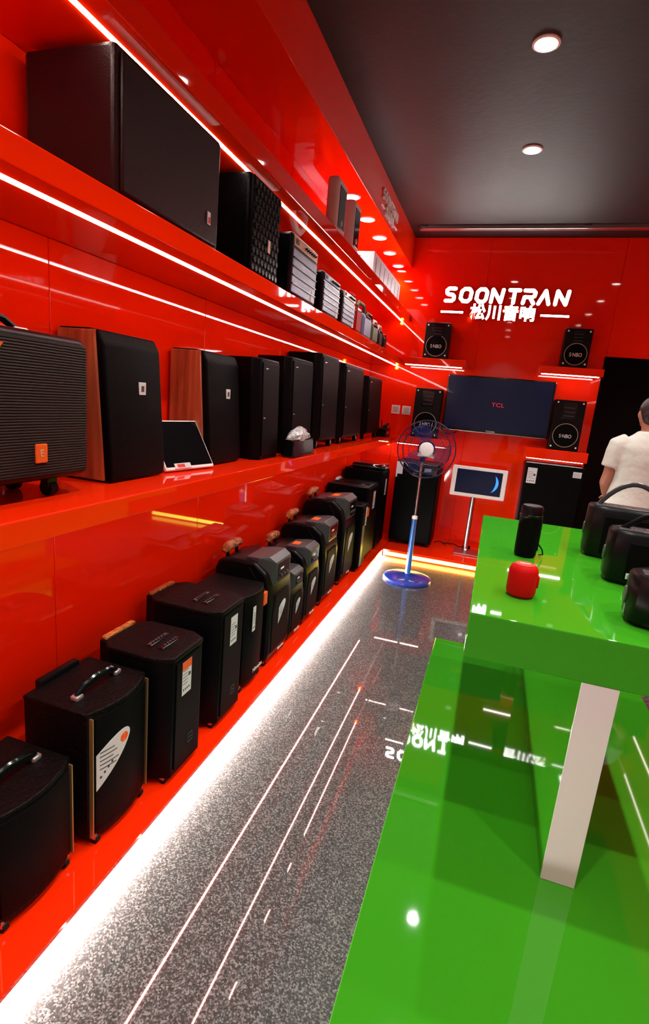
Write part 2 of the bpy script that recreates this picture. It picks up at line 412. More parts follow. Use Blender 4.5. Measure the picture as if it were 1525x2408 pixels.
def grip(parent, d, wd, h, mat='orange_wrap', up=.042):
    """pull handle on two rods behind the cabinet, still in its wrapping"""
    for sy in (-1, 1): MB().cyl((-d/2+.022, sy*wd*.17, h*.9), (-d/2+.022, sy*wd*.17, h+up-.01), .010, 8).build('pull_rod', 'black_plastic', parent)
    MB().tube([(-d/2+.020, -wd*.30, h+up-.022), (-d/2+.022, -wd*.24, h+up-.004), (-d/2+.024, 0, h+up+.004), (-d/2+.024, wd*.22, h+up-.002), (-d/2+.020, wd*.28, h+up-.018)], [.014, .026, .028, .025, .014], 10).build('grip', mat, parent)

# ------------------------------------------------------------------ trolley speakers on the floor plinth
ZP = .08
FG = 'trolley speakers on the floor plinth'
def place(y0, y1, xf, depth): return ((xf-depth/2), (y0+y1)/2, ZP)
def bow_plan(d, wd, bow, n=7, side=0):
    pts = [(-d/2, -wd/2), (-d/2, wd/2)]
    for k in range(n):
        y = wd/2 - wd*k/(n-1); pts.append((d/2-bow+bow*(1-(2*y/wd)**2), y))
    return pts
def bend_label(lab, fn, x0):
    """press a flat paper label and its print onto a curved front"""
    for o in [lab] + list(lab.children):
        bm = bmesh.new(); bm.from_mesh(o.data)
        ys = [v.co.y for v in bm.verts]; a, b = min(ys), max(ys)
        for k in range(1, 8):
            bmesh.ops.bisect_plane(bm, geom=bm.verts[:]+bm.edges[:]+bm.faces[:], plane_co=(0, a+(b-a)*k/8, 0), plane_no=(0, 1, 0))
        for v in bm.verts: v.co.x += fn(v.co.y)-x0
        bm.to_mesh(o.data); bm.free()
def bow_speaker(label, y0, y1, xf, depth, h, gold=True, label_kind='tear', tagc=None, handle=True, txt=None, rear=False):
    wd = y1-y0; d = depth
    t = thing('trolley_speaker', label, 'speaker', place(y0, y1, xf, d), 0, FG)
    MB().prism(bow_plan(d, wd, .03), 'z', .028, h-.012, .003).build('cabinet', 'black_grain', t)
    MB().prism([(a*1.02, b*1.015) for a, b in bow_plan(d, wd, .034)], 'z', h-.014, h, .005).build('top_panel', 'black_grain', t)
    g = MB().prism([(d/2-.05, -wd/2+.018), (d/2-.05, wd/2-.018)] + [(d/2-.03+.03*(1-(2*y/wd)**2)+.006, y) for y in [wd/2-.018-(wd-.036)*k/8 for k in range(9)]], 'z', .05, h-.02, .002)
    g.build('front_grille', 'black_mesh', t)
    if gold:
        for sy in (-1, 1): MB().box(d/2-.034, d/2-.015, sy*(wd/2-.008)-.0022, sy*(wd/2-.008)+.0022, .035, h-.016).build('gold_trim', 'gold', t)
    if label_kind == 'tear': bend_label(sticker(t, 0, -wd/2+.020, h*.42, wd*.46, .165, 'orange_tag', 'tear'), lambda y: d/2-.03+.03*(1-(2*y/wd)**2)+.0065, 0)
    elif label_kind == 'rect':
        sticker(t, d/2+.0035, -wd*.22, h*.62, wd*.24, .125, 'ink', 'rect')
        MB().box(d/2-.02, d/2+.0015, wd*.28, wd*.43, h-.1, h-.035).build('price_tag', 'orange_tag', t)
    if handle:
        hb = MB().tube([(.02, -.085, h+.008), (.02, -.06, h+.026), (.02, 0, h+.034), (.02, .06, h+.026), (.02, .085, h+.008)], .0085, 8, flat=1.7).build('carry_handle', 'black_gloss', t)
        for sy in (-1, 1): MB().box(.006, .034, sy*.085-.015, sy*.085+.015, h-.001, h+.015, .005).build('chrome_mount', 'bright_metal', hb)
    if rear: MB().box(-d/2-.016, -d/2+.012, -wd*.3, wd*.3, h*.55, h+.02, .008).build('rear_handle', 'black_plastic', t)
    if txt: text_obj(txt, .032, 'lettering', t, (d/2+.0075, wd*.1, .085), FACE_X)
    casters(t, d, wd)
    return t
def oct_speaker(label, y0, y1, xf, depth, h, top=None, rear_tag=True):
    wd = y1-y0; d = depth; c = .035
    t = thing('trolley_speaker', label, 'speaker', place(y0, y1, xf, d), 0, FG)
    plan = lambda e: [(-d/2-e, -wd/2+c), (-d/2+c, -wd/2-e), (d/2-c*1.6, -wd/2-e), (d/2+e, -wd/2+c*.8), (d/2+e, wd/2-c*.8), (d/2-c*1.6, wd/2+e), (-d/2+c, wd/2+e), (-d/2-e, wd/2-c)]
    MB().prism(plan(0), 'z', .028, h-.018, .003).build('cabinet', 'black_paint', t)
    MB().prism(plan(.004), 'z', h-.02, h, .006).build('top_panel', 'black_grain', t)
    for sx in (0.015, .065):
        MB().box(sx-.012, sx+.012, -.058, .058, h-.004, h+.005, .005).build('grip_slot', 'black_gloss', t)
        kn = MB()
        for k in range(5): kn.lathe([(.0045, h+.004), (.0045, h+.009), (.001, h+.010)], (sx, -.032+.016*k, 0), 8)
        kn.build('knob_row', 'grey_plastic', t)
    MB().box(d/2-.002, d/2+.005, -wd/2+.045, wd/2-.045, .05, h-.03, .002).build('front_grille', 'black_mesh', t)
    sticker(t, d/2+.0045, -wd*.10 if not top else -wd*.18, h*.66, wd*.24, .13, 'ink', 'rect', top)
    lg = MB().box(d/2+.004, d/2+.006, wd*.02, wd*.15, .11, .113).box(d/2+.004, d/2+.006, wd*.02, wd*.15, .145, .148).box(d/2+.004, d/2+.006, wd*.02, wd*.03, .11, .148).box(d/2+.004, d/2+.006, wd*.14, wd*.15, .11, .148).box(d/2+.004, d/2+.006, wd*.06, wd*.12, .127, .131)
    lg.build('badge', 'grey_plastic', t)
    MB().box(-d/2-.030, -d/2+.004, -wd*.36, wd*.36, h*.6, h-.004, .006).build('rear_housing', 'black_plastic', t)
    MB().box(-d/2-.026, -d/2-.002, -wd*.33, wd*.33, h-.006, h+.008, .004).build('wrapped_handle', 'orange_wrap', t)
    casters(t, d, wd)
    return t
def molded_speaker(label, y0, y1, xf, depth, h, wrapped=True, pod_tag=True):
    wd = y1-y0; d = depth
    t = thing('trolley_speaker', label, 'speaker', place(y0, y1, xf, d), 0, FG)
    prof = [(-d*.5, .028), (-d*.5, h*.84), (-d*.44, h*.92), (-d*.2, h*.955), (d*.2, h*.95), (d*.40, h*.86), (d*.47, h*.72), (d*.5, h*.60), (d*.5, h*.10), (d*.46, .028)]
    MB().prism(prof, 'y', -wd/2, wd/2, .016, 3, 20).build('cabinet', 'black_plastic', t)
    pod = MB().hull([(x, s*y, z) for s in (-1, 1) for x, y, z in ((-d*.02, wd*.36, h*.86), (-d*.02, wd*.34, h*.97), (d*.22, wd*.47, h*.74), (d*.22, wd*.42, h*.985), (d*.38, wd*.34, h*1.0), (d*.50, wd*.33, h*.955), (d*.50, wd*.30, h*.76), (d*.40, wd*.38, h*.72))], .003).build('control_pod', 'grey_plastic', t, 12)
    pn = MB().box(d*.50-.001, d*.50+.003, -wd*.26, wd*.26, h*.78, h*.935, .004).build('control_panel', 'black_gloss', t)
    MB().box(d*.5+.002, d*.5+.0045, -wd*.16, -wd*.02, h*.875, h*.89).build('display', 'white_plastic', pn)
    kb = MB()
    for k in range(3): kb.lathe([(.010, d*.5), (.009, d*.5+.010), (.001, d*.5+.011)], (0, -wd*.12+wd*.13*k, h*.82), 12, 'x')
    kb.build('knobs', 'grey_plastic', pn)
    if pod_tag: MB().box(d*.06, d*.20, -wd*.22, wd*.04, h*.962, h*.990, .001).build('price_tag', 'orange_tag', t)
    g = MB().prism([(y, z) for y, z in ((-wd*.38, h*.12), (wd*.38, h*.12), (wd*.40, h*.5), (wd*.30, h*.66), (-wd*.30, h*.66), (-wd*.40, h*.5))], 'x', d*.47, d*.515, .008)
    g.build('front_grille', 'black_mesh', t)
    sticker(t, d*.515, -wd*.12, h*.36, wd*.30, h*.20, None, 'tear')
    text_obj('Nimeitu', .026, 'lettering', t, (d*.5+.001, wd*.12, h*.085), FACE_X)
    for sy in (-1, 1): MB().tube([(d*.1, sy*wd*.49, h*.9), (d*.46, sy*wd*.47, h*.62), (d*.49, sy*wd*.46, h*.14)], .008, 8).build('side_rib', 'black_plastic', t)
    if wrapped: grip(t, d, wd, h*.93)
    casters(t, d, wd)
    return t
bow_speaker('shorter gold edged trolley speaker without a label, topped by a black and chrome handle', .79, 1.055, -.985, .26, .35, label_kind=None)
bow_speaker('gold edged trolley speaker with a white teardrop label and chrome handle mounts', 1.10, 1.372, -.965, .265, .463, rear=True)
oct_speaker('black trolley speaker with chamfered top corners and a red headed white label', 1.40, 1.645, -.925, .285, .502, top='orange_tag')
oct_speaker('taller black trolley speaker with chamfered top corners and a plain white label', 1.755, 2.005, -.935, .34, .538)
bow_speaker('bow fronted black trolley speaker with a white label and an orange price tag', 2.05, 2.305, -.955, .30, .49, gold=False, label_kind='rect', handle=False, txt='Nimeitu')
molded_speaker('large moulded trolley speaker with an orange wrapped pull handle beside the bow fronted one', 2.335, 2.635, -.955, .33, .60, pod_tag=False)
molded_speaker('smallest moulded trolley speaker squeezed between two taller moulded ones', 2.67, 2.885, -.965, .28, .43, wrapped=False, pod_tag=False)
molded_speaker('middle sized moulded trolley speaker next to the smallest one, orange tag on top', 2.915, 3.175, -.965, .32, .515)
molded_speaker('tall moulded trolley speaker with orange tag, third of the wrapped handles from the boxy ones', 3.27, 3.59, -.965, .34, .60)
molded_speaker('tallest moulded trolley speaker beside the slim boxy speaker', 3.74, 4.09, -.965, .36, .70)

def boxy_speaker(label, y0, y1, xf, depth, h, tagged='paper', name='floor_speaker', slats=False):
    wd = y1-y0; d = depth
    t = thing(name, label, 'speaker', place(y0, y1, xf, d), 0, FG)
    MB().box(-d/2, d/2, -wd/2, wd/2, .028, h, .008).build('cabinet', 'black_paint', t)
    MB().box(d/2-.002, d/2+.008, -wd/2+.012, wd/2-.012, .04, h-.015, .004).build('front_grille', 'black_mesh', t)
    MB().box(-d/2+.03, d/2-.03, -.07, -.02, h-.002, h+.004, .002).build('carry_slot', 'black_gloss', t)
    sticker(t, d/2+.0075, -wd*.05, h*.68, wd*.20, .16, None, 'rect')
    if slats:
        for k in range(4): MB().cyl((d/2+.010, -wd*.36+wd*.08*k, h*.08), (d/2+.010, -wd*.36+wd*.08*k, h*.7), .0035, 6).build('chrome_line', 'steel', t)
        MB().box(d/2+.007, d/2+.010, wd*.1, wd*.42, h*.80, h*.93).build('price_tag', 'orange_tag', t)
    for sx in (-1, 1):
        for sy in (-1, 1): MB().lathe([(.016, 0), (.018, .03)], (sx*(d/2-.03), sy*(wd/2-.03), 0), 10).build('foot', 'rubber', t)
    return t
boxy_speaker('slim boxy floor speaker with thin steel lines and an orange tag', 4.14, 4.375, -.935, .30, .575, slats=True)
boxy_speaker('boxy black floor speaker with a clear wrapped handle behind its flat top', 4.42, 4.86, -.965, .38, .69)
t = boxy_speaker('tallest boxy floor speaker with a black case lying on top', 4.93, 5.26, -.955, .38, .785)
t = thing('equipment_case', 'rounded black case with a pale trim lying on the tallest boxy floor speaker', 'case', (-1.115, 5.10, ZP+.785))
MB().box(-.16, .16, -.15, .15, 0, .055, .022, 3).build('shell', 'black_gloss', t)
MB().box(-.155, .162, -.152, .152, .024, .030, .002).build('seam', 'grey_plastic', t)
MB().box(.13, .163, -.05, .05, .01, .022, .004).build('latch', 'white_plastic', t)
t = thing('wrapped_handle', 'crumpled clear plastic wrapped handle lying on the boxy floor speaker', 'handle', (-1.30, 4.62, ZP+.692))
MB().tube([(-.01, -.07, .012), (.0, -.03, .02), (.0, .03, .022), (.01, .08, .012)], [.008, .018, .018, .008], 10).build('wrap', 'clear_wrap', t)
MB().box(-.006, .006, -.085, .085, 0, .012, .003).build('bar', 'black_plastic', t)

# ------------------------------------------------------------------ speakers on the waist-high shelf
ZL = 1.165
LG = 'large speakers on the waist-high shelf'
# woven speaker with casters
t = thing('woven_speaker', 'wide black woven speaker on casters with an orange badge and corner tag', 'speaker', (-1.22, .985, ZL), 0, LG)
MB().box(-.12, .105, -.27, .27, .05, .435, .03, 4).build('cabinet', 'black_plastic', t)
MB().box(.09, .118, -.25, .25, .065, .415, .018, 3).build('front_grille', 'woven', t)
bd = MB().box(.116, .122, .06, .098, .105, .155, .004).build('badge', 'orange_tag', t)
text_obj('E', .026, 'cream', bd, (.1226, .079, .13), FACE_X)
MB().prism([(-.12, .395), (-.02, .395), (-.10, .30), (-.12, .30)], 'x', .117, .120).build('corner_tag', 'orange_tag', t)
hh = MB().tube([(-.02, -.16, .43), (-.02, -.13, .462), (-.02, 0, .475), (-.02, .10, .462), (-.02, .15, .433)], .010, 8).build('carry_handle', 'black_plastic', t)
MB().box(-.035, -.005, .125, .17, .430, .446, .005).build('chrome_mount', 'white_plastic', hh)
for sx in (-.07, .06):
    for sy in (-.2, .16):
        c = MB().cyl((sx, sy-.012, .022), (sx, sy+.012, .022), .022, 14).build('caster', 'rubber', t)
        MB().box(sx-.014, sx+.014, sy-.017, sy+.017, .026, .054, .003).build('fork', 'black_gloss', c)
        MB().cyl((sx, sy+.011, .022), (sx, sy+.020, .022), .009, 10).build('hub', 'chrome', c)
def wood_speaker(label, y0, y1, h, depth=.21, lean=.035):
    wd = y1-y0; d = depth
    t = thing('wooden_speaker', label, 'speaker', (-1.15-d/2, (y0+y1)/2, ZL), 0, LG)
    prof = [(-d/2, .006), (d/2-.028, .006), (d/2-.028-lean, h), (-d/2, h)]
    MB().prism(prof, 'y', -wd/2, wd/2, .006).build('cabinet', 'wood', t)
    fp = [(d/2-.030, .0), (d/2-.004, .006), (d/2, .04), (d/2-lean+.002, h-.04), (d/2-.018-lean, h-.002), (d/2-.034-lean, h+.002)]
    g = MB().prism(fp, 'y', -wd/2+.004, wd/2+.002, .010, 3, 20).build('front_grille', 'black_mesh', t)
    bx = d/2-lean*.68
    b = MB().box(bx-.004, bx+.0035, wd*.06, wd*.19, h*.60, h*.69, .002).build('badge', 'paper', t)
    MB().box(bx+.003, bx+.0045, wd*.10, wd*.15, h*.625, h*.665).build('print', 'ink', b)
    MB().box(-d/2+.01, d/2-.05-lean, -wd/2+.004, wd/2-.004, h-.001, h+.004, .002).build('top_panel', 'black_plastic', t)
    for sx in (-d/2+.03, d/2-.06):
        for sy in (-1, 1): MB().lathe([(.014, 0), (.015, .008)], (sx, sy*(wd/2-.03), 0), 10).build('foot', 'rubber', t)
wood_speaker('wood sided speaker with a black front standing next to the woven speaker', 1.385, 1.675, .48)
wood_speaker('wood sided speaker with a black front standing behind the tilted white framed display', 2.0, 2.29, .485)
def stage_speaker(label, y0, y1, h, depth=.26, xf=-1.095, cham=.05, feet=0, name='stage_speaker', dots=True, lean=.02):
    wd = y1-y0; d = depth
    t = thing(name, label, 'speaker', (xf-d/2, (y0+y1)/2, ZL), 0, LG)
    plan = [(-d/2, -wd/2+cham*.8), (-d/2, wd/2-cham*.8), (d/2-cham, wd/2), (d/2-.008, wd/2-cham*.55), (d/2-.008, -wd/2+cham*.55), (d/2-cham, -wd/2)]
    lo = feet
    r0 = [(a, b, lo) for a, b in plan]; r1 = [(a-(lean if a > 0 else 0), b, h) for a, b in plan]
    m = MB(); tb = bmesh.new()
    A = [tb.verts.new(p) for p in r0]; B = [tb.verts.new(p) for p in r1]; n = len(A)
    tb.faces.new(A[::-1]); tb.faces.new(B)
    for i in range(n): tb.faces.new((A[i], A[(i+1) % n], B[(i+1) % n], B[i]))
    bmesh.ops.recalc_face_normals(tb, faces=tb.faces); m._take(tb, .007, 2, 20)
    m.build('cabinet', 'black_paint', t)
    MB().hull([(x+a, s*(wd/2-cham*.75), z) for s in (-1, 1) for a in (-.01, .004) for x, z in ((d/2-.006, lo+.02), (d/2-.006-lean*.95, h-.02))], .003).build('front_grille', 'black_mesh', t)
    if dots:
        for s, z in ((-1, .42), (-1, .9)): MB().lathe([(.004, d/2-.012), (.001, d/2+.0005)], (0, s*(wd/2-cham*1.1), lo+(h-lo)*z), 8, 'x').build('grille_screw', 'steel', t)
    MB().box(-.04, .04, -wd*.2, wd*.2, h-.003, h+.004, .003).build('top_handle_slot', 'black_plastic', t)
    if feet:
        for sx in (-d/2+.03, d/2-.045):
            for sy in (-1, 1):
                f = MB().box(sx-.015, sx+.015, sy*(wd/2-.06)-.018, sy*(wd/2-.06)+.018, 0, feet+.004, .003).build('foot', 'black_plastic', t)
                MB().box(sx+.012, sx+.018, sy*(wd/2-.06)-.008, sy*(wd/2-.06)+.008, feet*.35, feet*.75, .002).build('bolt', 'steel', f)
stage_speaker('plain black stage speaker pressed up against the farther wood sided speaker', 2.385, 2.66, .50)
stage_speaker('broad black stage speaker standing behind the plastic topped black box', 2.80, 3.20, .545, xf=-1.10, depth=.25)
stage_speaker('tallest black stage speaker on short feet with a shiny flank', 3.27, 3.70, .615, xf=-1.085, depth=.27, feet=.055)
stage_speaker('tall black stage speaker on short feet between two other footed ones', 3.86, 4.47, .605, xf=-1.095, depth=.26, feet=.05)
stage_speaker('last black stage speaker of the shelf next to the microphone box', 4.66, 5.26, .565, xf=-1.10, depth=.26, feet=.05)
# tilted framed display
t = thing('tablet_display', 'tilted black display panel in a white frame lying between two wooden speakers', 'display', (-1.150, 1.845, ZL), math.radians(-10))
a = math.radians(58)
def tilt(u, v): return (-u*math.cos(a)+v*math.sin(a), u*math.sin(a)+v*math.cos(a))
def slab(u0, u1, v0, v1, hy, bev, name, mat, par):
    pts = [tilt(u0, v0), tilt(u1, v0), tilt(u1, v1), tilt(u0, v1)]
    return MB().prism([(x, z+.002) for x, z in pts], 'y', -hy, hy, bev).build(name, mat, par)
slab(0, .215, 0, .016, .140, .006, 'frame', 'white_plastic', t)
slab(.012, .208, .014, .0175, .133, .002, 'glass', 'black_gloss', t)
s_ = slab(.004, .026, .0165, .0185, .045, .0005, 'sticker', 'paper', t); s_.location.y = -.045
s2 = slab(.008, .022, .018, .0192, .02, .0003, 'sticker_print', 'ink_red', t); s2.location.y = -.055
MB().prism([(-.09, .0), (-.05, .0), tilt(.13, -.001), tilt(.15, -.001)], 'y', -.03, .03, .003).build('prop', 'white_plastic', t)
# plastic-bag box
t = thing('storage_box', 'small glossy black box topped by a crumpled clear plastic bag', 'box', (-1.046, 2.82, ZL))
MB().hull([(x, y, 0) for x in (-.036, .036) for y in (-.17, .17)] + [(x, y, .10) for x in (-.032, .028) for y in (-.155, .155)], .008).build('body', 'black_gloss', t)
rings = []
for i in range(11):
    v = -.19+.36*i/10; q = math.sin(math.pi*(i+.7)/11.4)
    rings.append([(-.003+.036*q*math.cos(k*math.pi/7)*(1+.2*random.uniform(-1, 1)), v, .102+.052*q*max(0, math.sin(k*math.pi/7))*(1+.35*random.uniform(-1, 1))-.012*q*(math.sin(k*math.pi/7) < -.1)) for k in range(14)])
MB().loft(rings).build('plastic_bag', 'clear_wrap', t, 25)
# microphone kit and its cable
t = thing('microphone_box', 'black wireless microphone receiver with two small mics beside the last stage speaker', 'receiver', (-1.12, 5.46, ZL))
MB().box(-.07, .07, -.12, .10, 0, .09, .008).build('body', 'black_plastic', t)
for y in (-.06, .02): MB().tube([(.03, y, .088), (.035, y, .11), (.05, y+.05, .135)], [.012, .014, .010], 8).build('microphone', 'rubber', t)
for y in (.06, .085): MB().cyl((-.02, y, .085), (-.03, y+.02, .165), .003, 6).build('antenna', 'black_plastic', t)
MB().box(.069, .072, -.08, .02, .03, .055).build('display', 'steel', t)
t = tag(MB().tube([(-1.05, 5.43, ZL+.012), (-1.02, 5.432, ZL+.004), (-.996, 5.434, ZL-.006), (-.994, 5.43, ZL-.10), (-.995, 5.44, ZL-.19), (-.994, 5.425, ZL-.26)], .0024, 6).build('audio_cable', 'rubber'), 'thin black cable hanging over the shelf edge beside the microphone receiver', 'cable')

# ------------------------------------------------------------------ things on the shelf above
ZU = 1.965
UG = 'amplifiers and portables on the middle shelf'
t = thing('maroon_speaker', 'dark maroon speaker with a small bright badge on the middle shelf', 'speaker', (-1.18, 1.53, ZU), 0, UG)
MB().box(-.15, .14, -.27, .27, .006, .36, .012).build('cabinet', 'maroon', t)
MB().box(.135, .150, -.25, .25, .02, .345, .006).build('front_grille', 'maroon', t)
b = MB().box(.149, .154, .175, .195, .075, .115, .002).build('badge', 'paper', t)
MB().box(.153, .1555, .180, .190, .08, .098).build('print', 'ink_red', b)
for sy in (-.22, .22): MB().box(-.12, .12, sy-.02, sy+.02, 0, .008).build('foot', 'rubber', t)
t = thing('honeycomb_speaker', 'black speaker with a honeycomb embossed front and a pink badge', 'speaker', (-1.175, 2.185, ZU), 0, UG)
MB().box(-.15, .13, -.145, .145, .006, .372, .012).build('cabinet', 'black_paint', t)
MB().box(.125, .142, -.135, .135, .015, .364, .006).build('front_grille', 'black_mesh', t)
hx = MB()
for i in range(11):
    for j in range(8):
        y = -.118+.0335*j+(.0168 if i % 2 else 0); z = .03+.031*i
        if y < .122: hx.lathe([(.0155, .1415), (.012, .147), (.0, .147)], (0, y, z), 6, 'x')
hx = hx.build('honeycomb', 'black_plastic', t); hx['kind'] = 'stuff'
MB().box(.146, .151, .01, .032, .115, .165, .003).build('badge', 'pink_frame', t)
for sy in (-.11, .11): MB().box(-.12, .12, sy-.02, sy+.02, 0, .008).build('foot', 'rubber', t)
def grille_amp(label, y0, y1, h, depth=.24, panel='cream', tear=True, rnd=.014):
    wd = y1-y0; d = depth; xf = -1.022
    t = thing('grille_amplifier', label, 'amplifier', (xf-d/2, (y0+y1)/2, ZU), 0, UG)
    MB().box(-d/2, d/2-.006, -wd/2, wd/2, .008, h, rnd, 3).build('cabinet', 'black_plastic', t)
    g0, g1 = .02, h*.76
    MB().box(d/2-.012, d/2-.001, -wd/2+.018, wd/2-.018, g0, g1, .003).build('front_grille', 'grille_blue', t)
    n = 5
    for k in range(1, n):
        z = g0+(g1-g0)*k/n
        MB().box(d/2-.004, d/2+.003, -wd/2+.018, wd/2-.018, z-.003, z+.002).build('grille_bar', 'black_plastic', t)
    cp = MB().box(d/2-.012, d/2+.000, -wd/2+.02, wd/2-.02, h*.80, h*.96, .003).build('control_strip', panel, t)
    MB().box(d/2-.001, d/2+.002, -wd*.40, -wd*.30, h*.84, h*.92).build('display', 'ink', cp)
    for k in range(6): MB().lathe([(.006, d/2-.002), (.005, d/2+.012), (.001, d/2+.013)], (0, -wd*.05+wd*.075*k, h*.875), 8, 'x').build('knob', 'black_plastic', cp)
    if tear: MB().prism([(wd*.28, h*.08), (wd*.38, h*.08), (wd*.39, h*.22), (wd*.35, h*.30), (wd*.31, h*.28), (wd*.27, h*.16)], 'x', d/2-.002, d/2+.0008).build('label_sticker', 'paper', t)
    for sy in (-1, 1): MB().box(-d/2+.02, d/2-.02, sy*(wd/2-.04)-.012, sy*(wd/2-.04)+.012, 0, .010).build('foot', 'rubber', t)
    return t
grille_amp('largest blue grilled amplifier with a cream knob strip', 2.46, 2.83, .282)
grille_amp('mid sized blue grilled amplifier with a square white tag', 2.94, 3.275, .228, depth=.19, panel='grille_blue')
grille_amp('smallest blue grilled amplifier with rounded corners and a white strip', 3.34, 3.65, .218, panel='white_plastic', rnd=.03)
t = thing('ring_handle_radio', 'cream radio with a tall rounded ring handle behind the blue amplifiers', 'radio', (-1.285, 3.14, ZU), 0, UG)
MB().box(-.05, .05, -.11, .11, 0, .16, .03, 3).build('body', 'cream', t)
MB().tube([(0, -.10, .13), (0, -.10, .20), (0, -.075, .255), (0, -.03, .285), (0, .03, .285), (0, .075, .255), (0, .10, .20), (0, .10, .13)], .022, 10).build('ring_handle', 'white_plastic', t)
def portable(label, y0, y1, h, body, top, xf=-1.03, d=.13):
    wd = y1-y0
    t = thing('portable_radio', label, 'radio', (xf-d/2, (y0+y1)/2, ZU), 0, UG)
    bh = h*.66
    MB().box(-d/2, d/2, -wd/2, wd/2, .0, bh, .022, 3).build('body', body, t)
    MB().box(d/2-.003, d/2+.004, -wd/2+.02, wd/2-.02, .02, bh-.03, .003).build('front_grille', body, t)
    MB().box(-d/2+.004, d/2-.004, wd/2-.006, wd/2+.003, .012, bh-.015, .003).build('side_cap', 'black_plastic', t)
    MB().tube([(0, -wd*.42, bh-.02), (0, -wd*.42, h*.86), (0, -wd*.3, h*.97), (0, wd*.3, h*.97), (0, wd*.42, h*.86), (0, wd*.42, bh-.02)], .014, 8).build('carry_handle', top, t)
    MB().box(d/2-.004, d/2+.003, -wd*.3, wd*.3, bh-.026, bh-.008, .002).build('control_strip', 'black_gloss', t)
    return t
portable('red portable radio with a squared red handle on the middle shelf', 3.69, 3.86, .27, 'portable_red', 'portable_red')
portable('grey fronted portable radio with an olive yellow handle', 3.92, 4.17, .26, 'grille_blue', 'portable_green')
portable('dark olive portable radio with a black handle', 4.21, 4.42, .225, 'portable_green', 'black_plastic')
portable('dark maroon portable radio with a pinkish handle', 4.46, 4.61, .205, 'maroon', 'pink_frame')
portable('black portable radio with a cream handle at the end of the middle shelf', 4.65, 4.79, .195, 'black_plastic', 'cream')

# top shelf: two upright white players and a row of white boxes
ZT = 2.425
for lab, y0, y1 in (('upright white music player with a grey front on the topmost shelf', 3.08, 3.27), ('upright white music player with a dark oval window next to the white boxes', 3.43, 3.60)):
    wd = y1-y0
    t = thing('music_player', lab, 'player', (-1.06, (y0+y1)/2, ZT), 0, 'music players on the topmost shelf')
    MB().box(-.04, .03, -wd/2, wd/2, 0, .30, .022, 3).build('body', 'box_white', t)
    MB().box(.026, .033, -wd*.33, wd*.33, .04, .26, .018, 3).build('window', 'black_gloss' if y0 > 3.3 else 'grey_plastic', t)
    MB().lathe([(.018, .032), (.016, .037), (.001, .038)], (0, 0, .075), 14, 'x').build('dial', 'steel', t)
y = 4.02
for i in range(7):
    wd = .150
    t = thing('product_box', 'white cardboard product box with a blue grey bottle print on the topmost shelf', 'box', (-1.10, y+wd/2, ZT), 0, 'white product boxes on the topmost shelf')
    MB().box(-.085, .075, -wd/2, wd/2, 0, .155, .002).build('carton', 'box_white', t)
    MB().prism([(-.018, .02), (.018, .02), (.018, .085), (.010, .105), (.008, .128), (-.008, .128), (-.010, .105), (-.018, .085)], 'x', .0745, .0762).build('picture', 'box_blue', t)
    MB().box(-.086, -.02, -wd/2-.0008, -wd/2+.001, .03, .045).box(-.086, -.03, -wd/2-.0008, -wd/2+.001, .12, .128).build('print', 'grey_plastic', t)
    y += wd+.004

# ------------------------------------------------------------------ back wall
def wall_shelf(label, x0, x1, z0, z1):
    t = thing('wall_shelf', label, 'shelf', ((x0+x1)/2, YB, z0)); wd = x1-x0
    MB().box(-wd/2, wd/2, -.22, .004, 0, z1-z0, .003).build('board', 'red_fascia', t)
    MB().box(-wd/2+.02, wd/2-.03, -.188, -.178, -.006, .002).build('led_strip', 'led', t)
wall_shelf('short red wall shelf with a light strip left of and above the television', -.985, -.37, 1.915, 1.985)
wall_shelf('short red wall shelf with a light strip above the doorway side of the television', .32, .87, 1.915, 1.985)
wall_shelf('short red wall shelf with a light strip above the big black cabinet', .315, .875, 1.115, 1.215)
wall_shelf('short red wall shelf with a light strip above the tall tower speaker', -.97, -.42, 1.115, 1.195)
def monitor(label, xc, z0, h, wd, g='boxed wall speakers around the television'):
    t = thing('bookshelf_speaker', label, 'speaker', (xc, YB-.095, z0), -math.pi/2, g); d = .19
    MB().box(-d/2+.003, d/2-.012, -wd/2+.004, wd/2-.004, 0, h, .006).build('cabinet', 'black_paint', t)
    MB().box(d/2-.014, d/2, -wd/2, wd/2, 0, h, .006).build('baffle', 'grey_plastic' if False else 'black_plastic', t)
    r = wd*.41; zc = r+h*.07
    wf = MB().lathe([(r*.98, d/2-.002), (r*.98, d/2+.002), (r*.85, d/2+.001), (r*.2, d/2+.008), (.001, d/2+.010)], (0, 0, zc), 32, 'x').build('woofer', 'black_mesh', t)
    MB().tube([(d/2+.002, r*math.cos(k*math.pi/20), zc+r*math.sin(k*math.pi/20)) for k in range(40)], .0022, 6, closed=True).build('trim_ring', 'cream', wf)
    text_obj('S·NBO', .048, 'lettering', wf, (d/2+.0115, 0, zc-.008), FACE_X, sx=.8)
    hn = MB().box(d/2-.001, d/2+.004, -wd*.22, wd*.22, h*.62, h*.95, .006).build('horn', 'black_gloss', t)
    for k in range(3): MB().box(d/2+.003, d/2+.007, -wd*.17, wd*.17, h*(.68+.08*k), h*(.695+.08*k)).build('horn_slat', 'grey_plastic', hn)
    for sy in (-1, 1):
        for z in (.035, h-.025): MB().lathe([(.009, d/2-.001), (.008, d/2+.004), (.001, d/2+.005)], (0, sy*(wd/2-.024), z), 10, 'x').build('corner_screw', 'white_plastic', t)
monitor('black bookshelf speaker on the wall shelf beneath the glowing dash, beside the long shelves', -.68, 1.985, .345, .245)
monitor('black bookshelf speaker on the upper wall shelf beside the doorway', .605, 1.985, .35, .235)
monitor('larger black bookshelf speaker between the light switches and the television', -.69, 1.195, .495, .27)
monitor('larger black bookshelf speaker between the television and the doorway', .645, 1.215, .475, .27)

